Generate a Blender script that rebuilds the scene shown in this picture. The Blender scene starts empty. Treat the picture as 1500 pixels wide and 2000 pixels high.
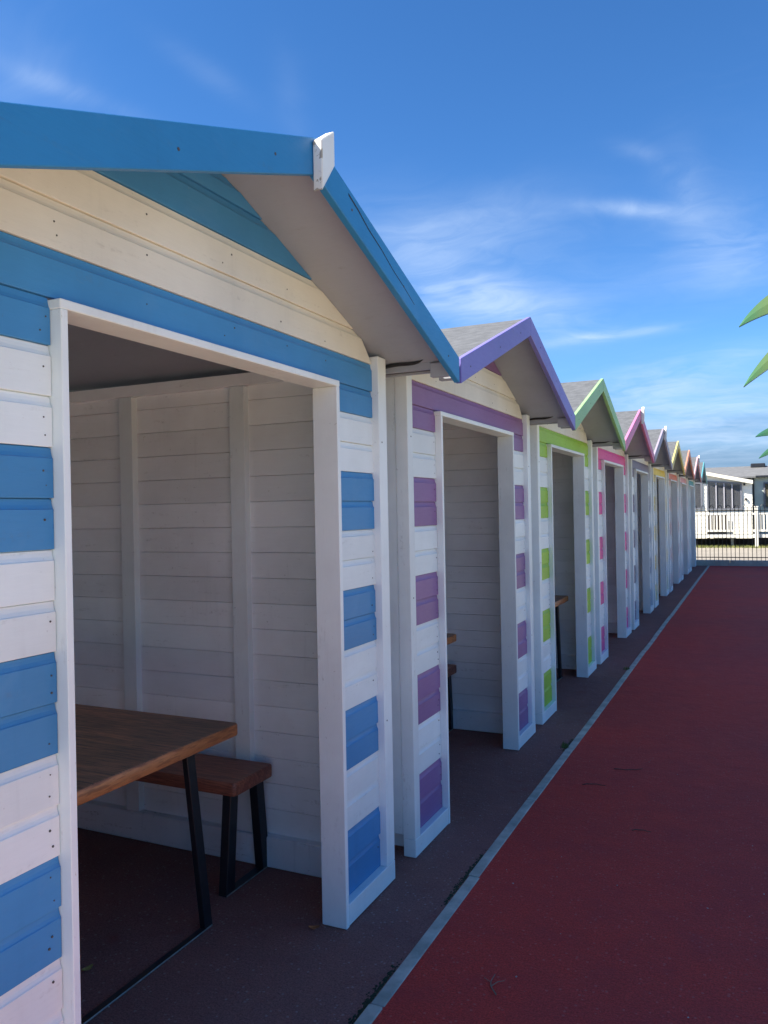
import bpy, bmesh, math, random
from mathutils import Vector, Matrix

random.seed(7)
R = math.radians
scene = bpy.context.scene
COL = scene.collection

# ------------------------------------------------------------------ camera
YAW, PITCH, ROLL, F = 0.4387, -0.0007, 0.0189, 1546.0
cd = bpy.data.cameras.new('camera')
cam = bpy.data.objects.new('camera', cd)
COL.objects.link(cam)
cd.sensor_fit = 'VERTICAL'
cd.sensor_height = 24.0
cd.lens = F / 2000.0 * 24.0
cd.clip_start = 0.05
cd.clip_end = 2000
fw = Vector((-math.sin(YAW) * math.cos(PITCH), math.cos(YAW) * math.cos(PITCH), math.sin(PITCH)))
rt = Vector((math.cos(YAW), math.sin(YAW), 0))
up = rt.cross(fw)
rr = math.cos(ROLL) * rt - math.sin(ROLL) * up
uu = math.sin(ROLL) * rt + math.cos(ROLL) * up
M3 = Matrix((rr, uu, -fw)).transposed()
cam.matrix_world = Matrix.Translation((0, 0, 1.6)) @ M3.to_4x4()
scene.camera = cam

# ------------------------------------------------------------------ light, sky, exposure
SUN_EL, SUN_AZ = 45.0, 238.0          # azimuth clockwise from +Y
SUN_STRENGTH, SKY_STRENGTH, EXPOSURE = 5.0, 0.076, 1.52
scene.view_settings.view_transform = 'Standard'
scene.view_settings.look = 'None'
scene.view_settings.exposure = EXPOSURE
scene.view_settings.gamma = 1.0
scene.view_settings.use_curve_mapping = False
scene.cycles.diffuse_bounces = 8
scene.cycles.max_bounces = 12

world = bpy.data.worlds.new('World')
scene.world = world
world.use_nodes = True
wt = world.node_tree
for n in list(wt.nodes):
    wt.nodes.remove(n)


class NT:
    """small node builder"""
    def __init__(s, tree):
        s.t = tree
    def n(s, kind, **kw):
        nd = s.t.nodes.new(kind)
        for k, v in kw.items():
            setattr(nd, k, v)
        return nd
    def set(s, sock, v):
        if hasattr(v, 'node'):
            s.t.links.new(v, sock)
        else:
            sock.default_value = v
    def math(s, op, a, b=0.0, c=None, clamp=False):
        nd = s.n('ShaderNodeMath', operation=op, use_clamp=clamp)
        s.set(nd.inputs[0], a); s.set(nd.inputs[1], b)
        if c is not None:
            s.set(nd.inputs[2], c)
        return nd.outputs[0]
    def vmath(s, op, a, b=(0, 0, 0)):
        nd = s.n('ShaderNodeVectorMath', operation=op)
        s.set(nd.inputs[0], a); s.set(nd.inputs[1], b)
        return nd.outputs['Value'] if op in ('DOT_PRODUCT', 'LENGTH') else nd.outputs['Vector']
    def noise(s, vec, scale, detail=3.0, rough=0.5, dist=0.0):
        nd = s.n('ShaderNodeTexNoise')
        s.set(nd.inputs['Vector'], vec)
        nd.inputs['Scale'].default_value = scale
        nd.inputs['Detail'].default_value = detail
        nd.inputs['Roughness'].default_value = rough
        nd.inputs['Distortion'].default_value = dist
        return nd.outputs['Fac']
    def ramp(s, fac, lo, hi, a=0.0, b=1.0):
        nd = s.n('ShaderNodeMapRange')
        nd.interpolation_type = 'SMOOTHSTEP'
        s.set(nd.inputs[0], fac)
        for i, v in enumerate((lo, hi, a, b)):
            nd.inputs[i + 1].default_value = v
        return nd.outputs[0]
    def mix(s, fac, a, b, blend='MIX'):
        nd = s.n('ShaderNodeMix', data_type='RGBA', blend_type=blend)
        s.set(nd.inputs[0], fac)
        s.set(nd.inputs[6], a if hasattr(a, 'node') else (*a, 1.0)[:4])
        s.set(nd.inputs[7], b if hasattr(b, 'node') else (*b, 1.0)[:4])
        return nd.outputs[2]


def build_sky():
    k = NT(wt)
    sky = k.n('ShaderNodeTexSky', sky_type='NISHITA')
    sky.sun_disc = False
    sky.altitude = 2500
    sky.sun_elevation = R(SUN_EL)
    sky.sun_rotation = R(SUN_AZ)
    sky.air_density = 1.0
    sky.dust_density = 0.25
    sky.ozone_density = 3.0
    hsv = k.n('ShaderNodeHueSaturation')
    hsv.inputs['Saturation'].default_value = 1.22
    wt.links.new(sky.outputs[0], hsv.inputs['Color'])
    base = k.mix(1.0, hsv.outputs['Color'], (0.92, 0.99, 1.07), 'MULTIPLY')
    tc = k.n('ShaderNodeTexCoord')
    d = tc.outputs['Generated']
    sep = k.n('ShaderNodeSeparateXYZ'); wt.links.new(d, sep.inputs[0])
    z = k.math('MAXIMUM', sep.outputs['Z'], 0.03)
    # flat cirrus layer: project the view direction to a plane high overhead
    px = k.math('DIVIDE', sep.outputs['X'], k.math('ADD', z, 0.12))
    py = k.math('DIVIDE', sep.outputs['Y'], k.math('ADD', z, 0.12))
    cmb = k.n('ShaderNodeCombineXYZ'); wt.links.new(px, cmb.inputs[0]); wt.links.new(py, cmb.inputs[1])
    mp = k.n('ShaderNodeMapping'); wt.links.new(cmb.outputs[0], mp.inputs[0])
    mp.inputs['Rotation'].default_value = (0, 0, R(35)); mp.inputs['Scale'].default_value = (0.8, 1.7, 1)
    wv = k.n('ShaderNodeTexNoise'); wt.links.new(cmb.outputs[0], wv.inputs['Vector'])
    wv.inputs['Scale'].default_value = 1.7; wv.inputs['Detail'].default_value = 3
    wsub = k.vmath('SUBTRACT', wv.outputs['Color'], (0.5, 0.5, 0.5))
    wsc = k.n('ShaderNodeVectorMath', operation='SCALE'); wt.links.new(wsub, wsc.inputs[0]); wsc.inputs['Scale'].default_value = 1.1
    warped = k.vmath('ADD', mp.outputs[0], wsc.outputs[0])
    streak = k.noise(warped, 1.9, 7, 0.56, 0.35)
    big = k.noise(cmb.outputs[0], 0.9, 4, 0.5, 0.3)
    cover = k.ramp(big, 0.48, 0.72)
    wis = k.ramp(streak, 0.46, 0.78)
    general = k.math('MULTIPLY', k.math('MULTIPLY', cover, wis), 0.08)
    # individual cloud patches of this afternoon, by direction (azimuth, elevation, spreads, tilt, strength)
    total = general
    fine = k.noise(warped, 5.0, 8, 0.62, 0.5)
    for (az, el, sa, se, tilt, st) in CLOUDS:
        c = Vector((math.sin(R(az)) * math.cos(R(el)), math.cos(R(az)) * math.cos(R(el)), math.sin(R(el))))
        east = Vector((math.cos(R(az)), -math.sin(R(az)), 0))
        north = east.cross(c) * 1.0
        if north.z < 0:
            north = -north
        a = east * math.cos(R(tilt)) + north * math.sin(R(tilt))
        b = -east * math.sin(R(tilt)) + north * math.cos(R(tilt))
        u = k.math('DIVIDE', k.vmath('DOT_PRODUCT', d, tuple(a)), math.sin(R(sa)))
        v = k.math('DIVIDE', k.vmath('DOT_PRODUCT', d, tuple(b)), math.sin(R(se)))
        rad = k.math('ADD', k.math('MULTIPLY', u, u), k.math('MULTIPLY', v, v))
        front = k.ramp(k.vmath('DOT_PRODUCT', d, tuple(c)), 0.2, 0.6)
        g = k.math('MULTIPLY', k.math('EXPONENT', k.math('MULTIPLY', rad, -1.0)), front)
        tex = k.math('ADD', k.math('MULTIPLY', k.ramp(streak, 0.26, 0.80), 0.68), k.math('MULTIPLY', k.ramp(fine, 0.25, 0.80), 0.30))
        total = k.math('ADD', total, k.math('MULTIPLY', k.math('MULTIPLY', g, tex), st))
    fac = k.math('MINIMUM', total, 0.8)
    fac = k.math('MULTIPLY', fac, k.ramp(sep.outputs['Z'], -0.01, 0.03))
    # pale blue-grey cloud bank low over the horizon, all the way round
    bank = k.math('ADD', sep.outputs['Z'], k.math('MULTIPLY', k.math('SUBTRACT', big, 0.5), 0.10))
    base = k.mix(k.ramp(bank, 0.20, 0.03, 0.0, 0.92), base, BANK)
    col = k.mix(fac, base, (3.5, 4.3, 5.5))
    bg = k.n('ShaderNodeBackground')
    wt.links.new(col, bg.inputs[0])
    bg.inputs[1].default_value = SKY_STRENGTH
    out = k.n('ShaderNodeOutputWorld')
    wt.links.new(bg.outputs[0], out.inputs[0])


def px_dir(x, y):
    d = fw + (x - 750) / F * rr - (y - 1000) / F * uu
    d.normalize()
    return math.degrees(math.atan2(d.x, d.y)), math.degrees(math.asin(d.z))


BANK = (0.92, 1.62, 2.6)
CLOUDS = []
for (x, y, sx, sy, tilt, st) in [
    (120, 172, 4.2, 0.6, -12, .22), (40, 150, 6, 2.6, -22, .13), (410, 145, 3.2, 0.7, -28, .12), (570, 200, 1.0, 2.6, 12, .10),
    (860, 530, 6.0, 3.0, -30, .58), (960, 430, 5.5, 2.0, 4, .34), (1000, 600, 6.5, 1.6, -12, .55), (1180, 655, 4.2, 0.36, 3, .75),
    (1340, 370, 1.3, 2.2, 12, .46), (1240, 408, 3.4, 0.45, -10, .75), (1420, 450, 3.6, 2.6, -30, .50), (1250, 295, 1.6, 0.5, -20, .2),
    (1310, 735, 6.0, 1.1, 8, .62), (1430, 830, 7.0, 2.4, 10, .75), (1230, 790, 6, 1.8, 4, .34), (1380, 540, 4, 1.6, -10, .2), (1130, 520, 5, 2.4, -12, .14)]:
    az, el = px_dir(x, y)
    CLOUDS.append((az, el, sx, sy, tilt, st))
build_sky()

sd = bpy.data.lights.new('sun', 'SUN')
sd.energy = SUN_STRENGTH
sd.angle = R(0.5)
sd.color = (1.0, 0.91, 0.77)
sun = bpy.data.objects.new('sun', sd)
COL.objects.link(sun)
to_sun = Vector((math.sin(R(SUN_AZ)) * math.cos(R(SUN_EL)), math.cos(R(SUN_AZ)) * math.cos(R(SUN_EL)), math.sin(R(SUN_EL))))
sun.rotation_euler = to_sun.to_track_quat('Z', 'Y').to_euler()
sun.location = (-12, -8, 14)


# ------------------------------------------------------------------ materials
MATS = {}


def new_mat(name):
    m = bpy.data.materials.new(name)
    m.use_nodes = True
    t = m.node_tree
    for n in list(t.nodes):
        t.nodes.remove(n)
    k = NT(t)
    p = k.n('ShaderNodeBsdfPrincipled')
    o = k.n('ShaderNodeOutputMaterial')
    t.links.new(p.outputs[0], o.inputs[0])
    return m, k, p


def scl(c, f):
    return tuple(min(1, v * f) for v in c)


def paint(name, color, rough=0.42, dirt=0.5, grain='y', peel=0.0):
    """brushed exterior wood paint: slight tone drift per board, scuffs, grime specks, brush and grain relief"""
    if name in MATS:
        return MATS[name]
    m, k, p = new_mat(name)
    geo = k.n('ShaderNodeNewGeometry')
    pos = geo.outputs['Position']
    oi = k.n('ShaderNodeObjectInfo')
    mp = k.n('ShaderNodeMapping'); k.t.links.new(pos, mp.inputs[0])
    mp.inputs['Scale'].default_value = {'y': (9, 1.0, 9), 'x': (1.0, 9, 9), 'z': (9, 9, 1.0)}[grain]
    broad = k.noise(pos, 2.2, 4, 0.6)
    brush = k.noise(mp.outputs[0], 14, 4, 0.65)
    speck = k.noise(pos, 55, 3, 0.6)
    smear = k.noise(mp.outputs[0], 3.2, 5, 0.7, 0.4)
    c = k.mix(k.ramp(broad, 0.3, 0.75), scl(color, 1.04), scl(color, 0.90))
    c = k.mix(k.math('MULTIPLY', k.ramp(brush, 0.35, 0.7), 0.09), c, scl(color, 0.80))
    var = k.math('MULTIPLY_ADD', oi.outputs['Random'], 0.13, 0.92)
    c = k.mix(1.0, c, k_rgb(k, var), 'MULTIPLY')
    grime = k.math('MULTIPLY', k.math('MULTIPLY', k.ramp(smear, 0.56, 0.76), k.ramp(speck, 0.42, 0.66)), 0.55 * dirt)
    c = k.mix(grime, c, (0.16, 0.14, 0.11))
    spots = k.math('MULTIPLY', k.math('MULTIPLY', k.ramp(speck, 0.68, 0.74), k.ramp(broad, 0.45, 0.6)), 0.5 * dirt)
    c = k.mix(spots, c, (0.12, 0.10, 0.085))
    mz = k.n('ShaderNodeMapping'); k.t.links.new(pos, mz.inputs[0])
    mz.inputs['Scale'].default_value = (22, 22, 1.3)
    run = k.noise(mz.outputs[0], 1.0, 4, 0.6, 0.2)
    c = k.mix(k.math('MULTIPLY', k.math('MULTIPLY', k.ramp(run, 0.55, 0.72), k.ramp(broad, 0.40, 0.62)), 0.26 * dirt + 0.05), c, scl(color, 0.62))
    fade = k.noise(pos, 5.5, 5, 0.65, 0.6)
    c = k.mix(k.math('MULTIPLY', k.ramp(fade, 0.52, 0.72), 0.13), c, tuple(v * 0.8 + 0.13 for v in color))
    chip = k.noise(pos, 38, 4, 0.65, 0.8)
    c = k.mix(k.math('MULTIPLY', k.math('MULTIPLY', k.ramp(chip, 0.70, 0.715), k.ramp(fade, 0.48, 0.58)), 0.55 * min(1.0, dirt * 1.6)), c, (0.42, 0.38, 0.32))
    if peel:
        pn = k.noise(pos, 24, 4, 0.6, 0.5)
        c = k.mix(k.math('MULTIPLY', k.ramp(pn, 0.66 - 0.1 * peel, 0.68 - 0.1 * peel), 0.8), c, (0.27, 0.23, 0.17))
    k.t.links.new(c, p.inputs['Base Color'])
    rg = k.math('MULTIPLY_ADD', brush, 0.22, rough - 0.06)
    k.t.links.new(rg, p.inputs['Roughness'])
    p.inputs['Specular IOR Level'].default_value = 0.4
    bp = k.n('ShaderNodeBump')
    bp.inputs['Strength'].default_value = 0.13
    bp.inputs['Distance'].default_value = 0.004
    h = k.math('ADD', brush, k.math('MULTIPLY', speck, 0.35))
    k.t.links.new(h, bp.inputs['Height'])
    k.t.links.new(bp.outputs[0], p.inputs['Normal'])
    MATS[name] = m
    return m


def k_rgb(k, v):
    c = k.n('ShaderNodeCombineColor')
    for i in range(3):
        k.t.links.new(v, c.inputs[i])
    return c.outputs[0]


def ground_mat(name, c1, c2, speck, rough, fine=260, spec=0.5, patch=(0.0, 0.0, 0.0), patchf=0.0, bump=0.5):
    m, k, p = new_mat(name)
    pos = k.n('ShaderNodeNewGeometry').outputs['Position']
    big = k.noise(pos, 0.8, 5, 0.6, 0.4)
    mid = k.noise(pos, 6.0, 5, 0.65)
    gr = k.noise(pos, fine, 2, 0.6)
    gr2 = k.noise(pos, fine * 0.37, 3, 0.6)
    vo = k.n('ShaderNodeTexVoronoi')
    vo.inputs['Scale'].default_value = fine * 0.45
    k.t.links.new(pos, vo.inputs['Vector'])
    c = k.mix(k.ramp(k.math('ADD', k.math('MULTIPLY', big, 0.6), k.math('MULTIPLY', mid, 0.4)), 0.35, 0.65), c1, c2)
    c = k.mix(k.math('MULTIPLY', k.ramp(gr, 0.42, 0.66), 0.6), c, scl(c1, 0.42))
    cs = k.n('ShaderNodeSeparateColor'); k.t.links.new(vo.outputs['Color'], cs.inputs[0])
    pick = k.math('MULTIPLY', k.ramp(cs.outputs[0], 0.90, 0.94), k.ramp(vo.outputs['Distance'], 0.5, 0.25))
    c = k.mix(k.math('MULTIPLY', pick, 0.45), c, speck)
    stain = k.noise(pos, 2.3, 6, 0.7, 1.2)
    c = k.mix(k.math('MULTIPLY', k.ramp(stain, 0.58, 0.74), 0.22), c, scl(c1, 0.5))
    coarse = k.noise(pos, 95, 2, 0.7)
    c = k.mix(k.math('MULTIPLY', k.ramp(coarse, 0.54, 0.70), 0.34), c, scl(c1, 0.45))
    c = k.mix(k.math('MULTIPLY', k.ramp(coarse, 0.48, 0.30), 0.35), c, scl(c1, 1.35))
    if patchf:
        c = k.mix(k.math('MULTIPLY', k.ramp(mid, 0.55, 0.75), patchf), c, patch)
    k.t.links.new(c, p.inputs['Base Color'])
    k.t.links.new(k.math('MULTIPLY_ADD', mid, 0.25, rough - 0.12), p.inputs['Roughness'])
    p.inputs['Specular IOR Level'].default_value = spec
    bp = k.n('ShaderNodeBump')
    bp.inputs['Strength'].default_value = bump
    bp.inputs['Distance'].default_value = 0.006
    lump = k.noise(pos, 16, 3, 0.6)
    k.t.links.new(k.math('ADD', k.math('ADD', gr2, k.math('MULTIPLY', gr, 0.7)), k.math('MULTIPLY', lump, 2.2)), bp.inputs['Height'])
    k.t.links.new(bp.outputs[0], p.inputs['Normal'])
    return m


def simple(name, color, rough=0.6, var=0.25, scale=12.0, metal=0.0, bump=0.15, spec=0.5, c2=None):
    if name in MATS:
        return MATS[name]
    m, k, p = new_mat(name)
    pos = k.n('ShaderNodeNewGeometry').outputs['Position']
    a = k.noise(pos, scale, 5, 0.6)
    b = k.noise(pos, scale * 7, 3, 0.6)
    c = k.mix(k.ramp(a, 0.3, 0.7), color, c2 or scl(color, 1 - var))
    c = k.mix(k.math('MULTIPLY', k.ramp(b, 0.45, 0.75), 0.5 * var), c, scl(color, 0.6))
    k.t.links.new(c, p.inputs['Base Color'])
    p.inputs['Roughness'].default_value = rough
    p.inputs['Metallic'].default_value = metal
    p.inputs['Specular IOR Level'].default_value = spec
    bp = k.n('ShaderNodeBump')
    bp.inputs['Strength'].default_value = bump
    bp.inputs['Distance'].default_value = 0.004
    k.t.links.new(b, bp.inputs['Height'])
    k.t.links.new(bp.outputs[0], p.inputs['Normal'])
    MATS[name] = m
    return m


def wood_mat(name, c1, c2, c3, rough, sc=(1.0, 14, 14)):
    m, k, p = new_mat(name)
    pos = k.n('ShaderNodeNewGeometry').outputs['Position']
    mp = k.n('ShaderNodeMapping'); k.t.links.new(pos, mp.inputs[0])
    mp.inputs['Scale'].default_value = sc
    g1 = k.noise(mp.outputs[0], 2.2, 6, 0.7, 0.9)
    g2 = k.noise(mp.outputs[0], 11, 4, 0.6)
    bl = k.noise(pos, 3.4, 4, 0.6)
    c = k.mix(k.ramp(g1, 0.36, 0.60), c1, c2)
    c = k.mix(k.math('MULTIPLY', k.ramp(g2, 0.48, 0.64), 0.75), c, c3)
    c = k.mix(k.math('MULTIPLY', k.ramp(bl, 0.45, 0.7), 0.4), c, c3)
    k.t.links.new(c, p.inputs['Base Color'])
    p.inputs['Roughness'].default_value = rough
    bp = k.n('ShaderNodeBump')
    bp.inputs['Strength'].default_value = 0.35
    bp.inputs['Distance'].default_value = 0.004
    k.t.links.new(k.math('ADD', g1, k.math('MULTIPLY', g2, 0.6)), bp.inputs['Height'])
    k.t.links.new(bp.outputs[0], p.inputs['Normal'])
    return m


WHITE = (0.83, 0.88, 0.89)
white = paint('white_paint', WHITE, 0.42, 0.5, 'y')
rail_m = paint('grimy_base_paint', (0.80, 0.82, 0.83), 0.6, 1.6, 'x')
white_x = paint('white_paint_inside', (0.90, 0.91, 0.92), 0.5, 0.6, 'x')
bounce_cream_m = paint('gable_bounce_light_paint', (0.80, 0.765, 0.675), 0.42, 0.5, 'y')  # gable white tinted cream, warm bounced light put into the colour
white_z = paint('white_paint_post', WHITE, 0.40, 0.6, 'z')
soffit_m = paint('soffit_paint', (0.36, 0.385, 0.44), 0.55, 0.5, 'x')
worn = paint('worn_white_paint', (0.80, 0.80, 0.76), 0.5, 1.0, 'z', peel=1.0)
felt = simple('mineral_felt', (0.115, 0.125, 0.14), 0.9, 0.35, 18, bump=0.5)
sun_block_m = simple('sun_block_dark', (0.10, 0.10, 0.11), 0.7, 0.3, 20)
gap_black = simple('black_gap_fill', (0.015, 0.015, 0.018), 0.7, 0.3, 30)
steel = simple('black_steel', (0.014, 0.016, 0.022), 0.42, 0.3, 30, bump=0.1)
worn_edge = simple('worn_steel_edge', (0.34, 0.33, 0.31), 0.45, 0.4, 40, metal=0.3)
nail_m = simple('nail_rust', (0.10, 0.085, 0.08), 0.6, 0.4, 200)
iron = simple('fence_iron', (0.012, 0.013, 0.014), 0.45, 0.3, 30)
conc = simple('pale_concrete', (0.60, 0.57, 0.49), 0.85, 0.45, 7, bump=0.5, c2=(0.33, 0.33, 0.28))
conc_w = simple('wall_concrete', (0.46, 0.46, 0.41), 0.85, 0.3, 5, bump=0.4)
wood_top = wood_mat('weathered_table_wood', (0.50, 0.215, 0.11), (0.25, 0.125, 0.075), (0.09, 0.058, 0.042), 0.5)
wood_edge = wood_mat('varnished_table_edge', (0.56, 0.215, 0.075), (0.40, 0.15, 0.052), (0.20, 0.07, 0.03), 0.4, (9, 1.2, 9))
wood_bench = wood_mat('bench_wood', (0.42, 0.14, 0.08), (0.24, 0.08, 0.05), (0.10, 0.04, 0.03), 0.45)

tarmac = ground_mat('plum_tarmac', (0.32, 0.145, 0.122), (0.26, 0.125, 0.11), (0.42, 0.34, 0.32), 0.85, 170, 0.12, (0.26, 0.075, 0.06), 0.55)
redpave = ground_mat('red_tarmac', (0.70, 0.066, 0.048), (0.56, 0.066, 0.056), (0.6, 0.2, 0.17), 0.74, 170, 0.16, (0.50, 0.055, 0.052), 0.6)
tan = ground_mat('tan_gravel', (0.30, 0.275, 0.235), (0.24, 0.22, 0.19), (0.42, 0.4, 0.36), 0.9, 60)
bounce_sand = ground_mat('pale_bounce_sand', (0.45, 0.41, 0.29), (0.40, 0.36, 0.25), (0.55, 0.5, 0.42), 0.9, 90)
land = ground_mat('dry_grass_land', (0.10, 0.12, 0.045), (0.17, 0.15, 0.07), (0.2, 0.2, 0.1), 0.95, 14)


# ------------------------------------------------------------------ mesh helpers
def finish(bm, name, mats, bevel=0.0, seg=1, smooth=False):
    if bevel > 0:
        bmesh.ops.bevel(bm, geom=[e for e in bm.edges], offset=bevel, offset_type='OFFSET', segments=seg,
                        profile=0.5, affect='EDGES', clamp_overlap=True)
    bmesh.ops.recalc_face_normals(bm, faces=bm.faces)
    me = bpy.data.meshes.new(name)
    bm.to_mesh(me)
    bm.free()
    for m in (mats if isinstance(mats, (list, tuple)) else [mats]):
        me.materials.append(m)
    if smooth:
        for f in me.polygons:
            f.use_smooth = True
    return me


def add_box(bm, x0, x1, y0, y1, z0, z1):
    vs = [bm.verts.new(p) for p in ((x0, y0, z0), (x1, y0, z0), (x1, y1, z0), (x0, y1, z0),
                                    (x0, y0, z1), (x1, y0, z1), (x1, y1, z1), (x0, y1, z1))]
    for f in ((0, 3, 2, 1), (4, 5, 6, 7), (0, 1, 5, 4), (1, 2, 6, 5), (2, 3, 7, 6), (3, 0, 4, 7)):
        bm.faces.new([vs[i] for i in f])


def box_mesh(name, x0, x1, y0, y1, z0, z1, m, b=0.002, seg=1):
    bm = bmesh.new()
    add_box(bm, x0, x1, y0, y1, z0, z1)
    return finish(bm, name, m, b, seg)


def add_loops(bm, loops, close=True):
    """skin a list of equal-length closed loops; cap both ends"""
    vl = [[bm.verts.new(p) for p in l] for l in loops]
    n = len(vl[0])
    for a, b in zip(vl, vl[1:]):
        for i in range(n):
            bm.faces.new((a[i], a[(i + 1) % n], b[(i + 1) % n], b[i]))
    if close:
        bm.faces.new(list(reversed(vl[0])))
        bm.faces.new(vl[-1])


def add_tube(bm, pts, r, n=8, r1=None):
    pts = [Vector(p) for p in pts]
    loops = []
    prev = None
    for i, p in enumerate(pts):
        t = (pts[min(i + 1, len(pts) - 1)] - pts[max(i - 1, 0)]).normalized()
        ref = prev if prev is not None else (Vector((0, 0, 1)) if abs(t.z) < 0.9 else Vector((1, 0, 0)))
        a = t.cross(ref)
        if a.length < 1e-5:
            a = t.cross(Vector((0, 1, 0)))
        a.normalize()
        b = a.cross(t).normalized()
        prev = b
        q = r if r1 is None else r + (r1 - r) * i / (len(pts) - 1)
        loops.append([p + q * (math.cos(2 * math.pi * j / n) * a + math.sin(2 * math.pi * j / n) * b) for j in range(n)])
    add_loops(bm, loops)


def add_bar(bm, p0, p1, wx, wy):
    """slanted flat bar between two points, section wx by wy kept in the horizontal plane"""
    loops = []
    for p in (p0, p1):
        loops.append([(p[0] + sx * wx / 2, p[1] + sy * wy / 2, p[2]) for sx, sy in ((-1, -1), (1, -1), (1, 1), (-1, 1))])
    add_loops(bm, loops)


def obj(name, me, parent=None, loc=None, **props):
    o = bpy.data.objects.new(name, me)
    COL.objects.link(o)
    if parent is not None:
        o.parent = parent
    if loc is not None:
        o.location = loc
    for k_, v in props.items():
        o[k_] = v
    return o


def thing(name, label, cat, loc=(0, 0, 0), rz=0.0, group=None):
    o = bpy.data.objects.new(name, None)
    COL.objects.link(o)
    o.empty_display_size = 0.2
    o.location = loc
    o.rotation_euler = (0, 0, rz)
    o['label'] = label
    o['category'] = cat
    if group:
        o['group'] = group
    return o


# ------------------------------------------------------------------ ground
def sheet(name, x0, x1, y0, y1, z, m, **props):
    bm = bmesh.new()
    vs = [bm.verts.new(p) for p in ((x0, y0, z), (x1, y0, z), (x1, y1, z), (x0, y1, z))]
    bm.faces.new(vs)
    return obj(name, finish(bm, name, m), kind='structure', **props)


XT = -1.444            # plane of the hut trims
Y0, PER, NH = 0.909, 2.43, 9
HW = 1.1065            # half hut width
KX0, KX1 = -1.168, -1.108

sheet('ground', -500, 500, -500, 500, -0.012, land)
sheet('gravel_path', -60, 60, 22.8, 33.0, -0.006, tan)
sheet('promenade', KX1 - 0.01, 0.75, 0.9, 22.75, 0.0, redpave)
sheet('bounce_sand', -1.1, 24, -40, 22.75, -0.004, bounce_sand)  # unseen ground, made up as pale sand to bounce warm light onto the huts
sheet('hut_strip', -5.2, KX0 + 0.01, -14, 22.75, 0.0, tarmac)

kerb = bpy.data.objects.new('kerb', None)
COL.objects.link(kerb)
kerb['kind'] = 'structure'
ky = -2.62
kerb_meshes = {}
while ky < 22.5:
    L = 0.983 if ky + 0.983 < 22.58 else 22.60 - ky
    key = round(L, 3)
    if key not in kerb_meshes:
        kerb_meshes[key] = box_mesh('kerb_stone', -0.0245, 0.0245, 0.003, L - 0.004, -0.1, 0.004, conc, 0.004, 2)
    o = obj('kerb_stone', kerb_meshes[key], kerb, ((KX0 + KX1) / 2 + random.uniform(-.003, .003), ky, random.uniform(-.001, .003)))
    o.rotation_euler = (0, random.uniform(-.02, .02), random.uniform(-.0025, .0025))
    ky += L

# ------------------------------------------------------------------ beach huts
RISE, SOFF = 0.362, 2.662            # slope of the roof, height of the soffit at the ridge
BX1, BX0 = 0.302, 0.277              # barge board, front and back plane (local x from the trim plane)
BACK = -2.12
HALF = 1.2125
ZB = [0.085, 0.2226] + [0.341 + 0.11836 * i for i in range(15)]   # up to 1.998
ZTOP = [1.998, 2.110, 2.227, 2.345, 2.463, 2.58, 2.652]

mesh_cache = {}


def cached(key, fn):
    if key not in mesh_cache:
        mesh_cache[key] = fn()
    return mesh_cache[key]


def plank_mesh(y0, y1, z0, z1, m, roofcut=False):
    """one shiplap board: flat face with a scooped top edge, face at x=-0.030"""
    hgt = z1 - z0
    prof = [(-0.0305, z0 + 0.0026), (-0.030, z0 + 0.0045), (-0.030, z0 + hgt - 0.0245), (-0.0325, z0 + hgt - 0.0215), (-0.0352, z0 + hgt - 0.014),
            (-0.0365, z0 + hgt - 0.006), (-0.037, z0 + hgt - 0.0002), (-0.0425, z0 + hgt - 0.0002), (-0.0425, z0 + hgt + 0.008), (-0.049, z0 + hgt + 0.008),
            (-0.049, z0 + 0.0095), (-0.0415, z0 + 0.0095), (-0.0415, z0 + 0.0026)]
    bm = bmesh.new()
    lim = (lambda z: max(0.004, min(y1, (SOFF - 0.002 - z) / RISE))) if roofcut else (lambda z: y1)
    l0 = [(x, (-lim(z) if roofcut else y0), z) for x, z in prof]
    l1 = [(x, lim(z), z) for x, z in prof]
    add_loops(bm, [l0, l1])
    return finish(bm, 'plank', m)


def lining_plank_mesh(z0, z1):
    """inside board on the far side wall: face looks to -y, runs along x"""
    yf = HW - 0.078
    prof = [(yf + 0.001, z0 + 0.0009), (yf, z0 + 0.0022), (yf, z1 - 0.0022), (yf + 0.001, z1 - 0.0009), (yf + 0.016, z1 - 0.0008), (yf + 0.016, z0 + 0.0008)]
    bm = bmesh.new()
    add_loops(bm, [[(x, y, z) for y, z in prof] for x in (BACK + 0.03, -0.05)])
    return finish(bm, 'lining_plank', white_x)


def grooved_panel(name, axis, pos, a0, a1, z0, z1, sgn, step=0.117):
    prof = []
    z = z0
    while z < z1 - 0.01:
        t = min(z + step, z1)
        prof += [(pos + sgn * -0.004, z + 0.0005), (pos, z + 0.005), (pos, t - 0.005), (pos + sgn * -0.004, t - 0.0005)]
        z = t
    prof += [(pos - sgn * 0.016, z1), (pos - sgn * 0.016, z0)]
    bm = bmesh.new()
    if axis == 'x':
        add_loops(bm, [[(a, q, zz) for q, zz in prof] for a in (a0, a1)])
    else:
        add_loops(bm, [[(q, a, zz) for q, zz in prof] for a in (a0, a1)])
    return finish(bm, name, white_x)


def slope_prism(name, x0, x1, ya, yb, za0, hgt, m, bevel=0.0):
    """board following the roof slope from y=ya to y=yb, vertical height hgt, top at za0-RISE*|y|"""
    bm = bmesh.new()
    loops = []
    for x in (x0, x1):
        loops.append([(x, ya, za0 - RISE * abs(ya)), (x, yb, za0 - RISE * abs(yb)),
                      (x, yb, za0 - RISE * abs(yb) - hgt), (x, ya, za0 - RISE * abs(ya) - hgt)])
    add_loops(bm, loops)
    return finish(bm, name, m, bevel)


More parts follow.
